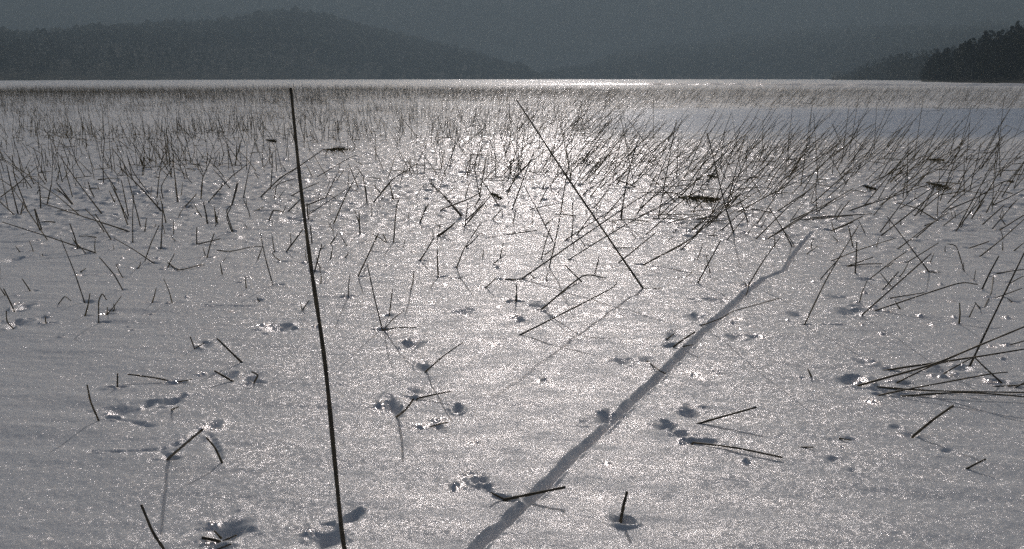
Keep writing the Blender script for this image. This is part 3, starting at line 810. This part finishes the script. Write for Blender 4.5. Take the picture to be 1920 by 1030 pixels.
zr = wood('hills', [(1728, 144), (1745, 120), (1762, 112), (1800, 99), (1850, 84), (1895, 68), (1925, 54), (2000, 26), (2200, -20)],
     [(1728, 300), (1800, 240), (1930, 190), (2200, 150)], 330, 60, 8, 3.6, 5, 'near dark wood rising up the bank at the right edge', 40)

# leafy crowned trees one can pick out along the near wood's edge
def tree(x, y, z0, h, kind, label, seed):
    rg = np.random.RandomState(seed)
    em = bpy.data.objects.new('pine_tree' if kind else 'broadleaf_tree', None); COL.objects.link(em); em.location = (x, y, z0)
    tag(em, label, 'tree', 'trees along the edge of the near right wood')
    Vs, Fs, off = [], [], 0
    def addt(P, r0, r1, n):
        nonlocal off
        V, Fc = tube(np.array(P), r0, r1, n); Vs.append(V); Fs.append(Fc+off); off += len(V)
    lean = rg.normal(0, .02, 2)*h
    top = np.array([lean[0], lean[1], h*0.96])
    addt([np.array([0, 0, -0.5]), top*0.5, top], h*0.018, h*0.003, 7)
    tips = []
    for k in range(26):
        f = rg.uniform(0.2, 0.97); az = rg.uniform(0, 6.28)
        l = h*(0.26*(1-f)+0.05 if kind else 0.30*math.sin(math.pi*min(1, .25+f*.75)))*rg.uniform(.6, 1.25)
        p = top*f; q = p+np.array([math.cos(az)*l, math.sin(az)*l, l*(rg.uniform(-.25, .1) if kind else rg.uniform(.2, .7))])
        addt([p, (p+q)/2, q], h*0.005, h*0.0015, 4); tips.append((p, q, l))
    mesh_obj('trunk', np.concatenate(Vs), np.concatenate(Fs), M_BARK, em)
    Q = []
    for p, q, l in tips:
        for k in range(46):
            t = rg.uniform(.15, 1.1); c = p+(q-p)*t+rg.normal(0, h*.022, 3)
            s = h*rg.uniform(.010, .024)
            a = rg.normal(0, 1, 3); a /= np.linalg.norm(a); b_ = np.cross(a, rg.normal(0, 1, 3)); b_ /= np.linalg.norm(b_)
            Q.append([c-a*s-b_*s*.5, c+a*s-b_*s*.3, c+a*s*.7+b_*s*.6, c-a*s*.6+b_*s*.5])
    Q = np.array(Q).reshape(-1, 3)
    mesh_obj('crown', Q, np.arange(len(Q)).reshape(-1, 4), M_WOOD, em, smooth=False)
TL = [(1747, 104, 305, 0, 'slender tree standing up at the left tip of the dark right wood'),
      (1768, 108, 290, 1, 'small pine second from the tip of the dark right wood'),
      (1792, 100, 275, 0, 'round tree third from the tip of the dark right wood'),
      (1818, 92, 265, 1, 'pine fourth from the tip of the dark right wood'),
      (1843, 84, 255, 0, 'broad tree fifth from the tip of the dark right wood'),
      (1862, 70, 262, 1, 'pointed pine breaking the skyline of the right wood'),
      (1884, 76, 235, 0, 'broad tree just right of the pointed skyline pine'),
      (1905, 66, 222, 1, 'tall pine beside the right edge of the photo'),
      (1928, 46, 225, 0, 'tree cut by the right edge of the photo')]
for i, (u, v, r_, kd, lab) in enumerate(TL):
    a = az_of(u); z0 = float(zr(np.array([a]), np.array([float(r_)]))[0])
    top = elev(u, v)*r_+CAM_H
    tree(r_*math.sin(a), r_*math.cos(a), z0-0.2, max(6.0, top-z0), kd, lab, 300+i)

# ------------------------------------------------------------------ haze
def haze():
    x0, x1, y0, y1, z0, z1 = -2600, 2800, -60, 3300, -2.0, 420
    V = [(x, y, z) for z in (z0, z1) for x, y in ((x0, y0), (x1, y0), (x1, y1), (x0, y1))]
    Fc = [(0, 3, 2, 1), (4, 5, 6, 7), (0, 1, 5, 4), (1, 2, 6, 5), (2, 3, 7, 6), (3, 0, 4, 7)]
    m, t, N, L = new_mat('haze'); N.remove(N['Principled BSDF'])
    vol = N.new('ShaderNodeVolumePrincipled'); vol.inputs['Density'].default_value = HAZE_D
    vol.inputs['Color'].default_value = (0.70, 0.86, 0.96, 1); vol.inputs['Anisotropy'].default_value = 0.0
    L.new(vol.outputs[0], N['Material Output'].inputs['Volume'])
    o = mesh_obj('haze', V, Fc, m, smooth=False); tag(o, 'pale blue winter haze hanging over the lake and hills', 'haze', kind='stuff')
HAZE_D = 0.00055
haze()
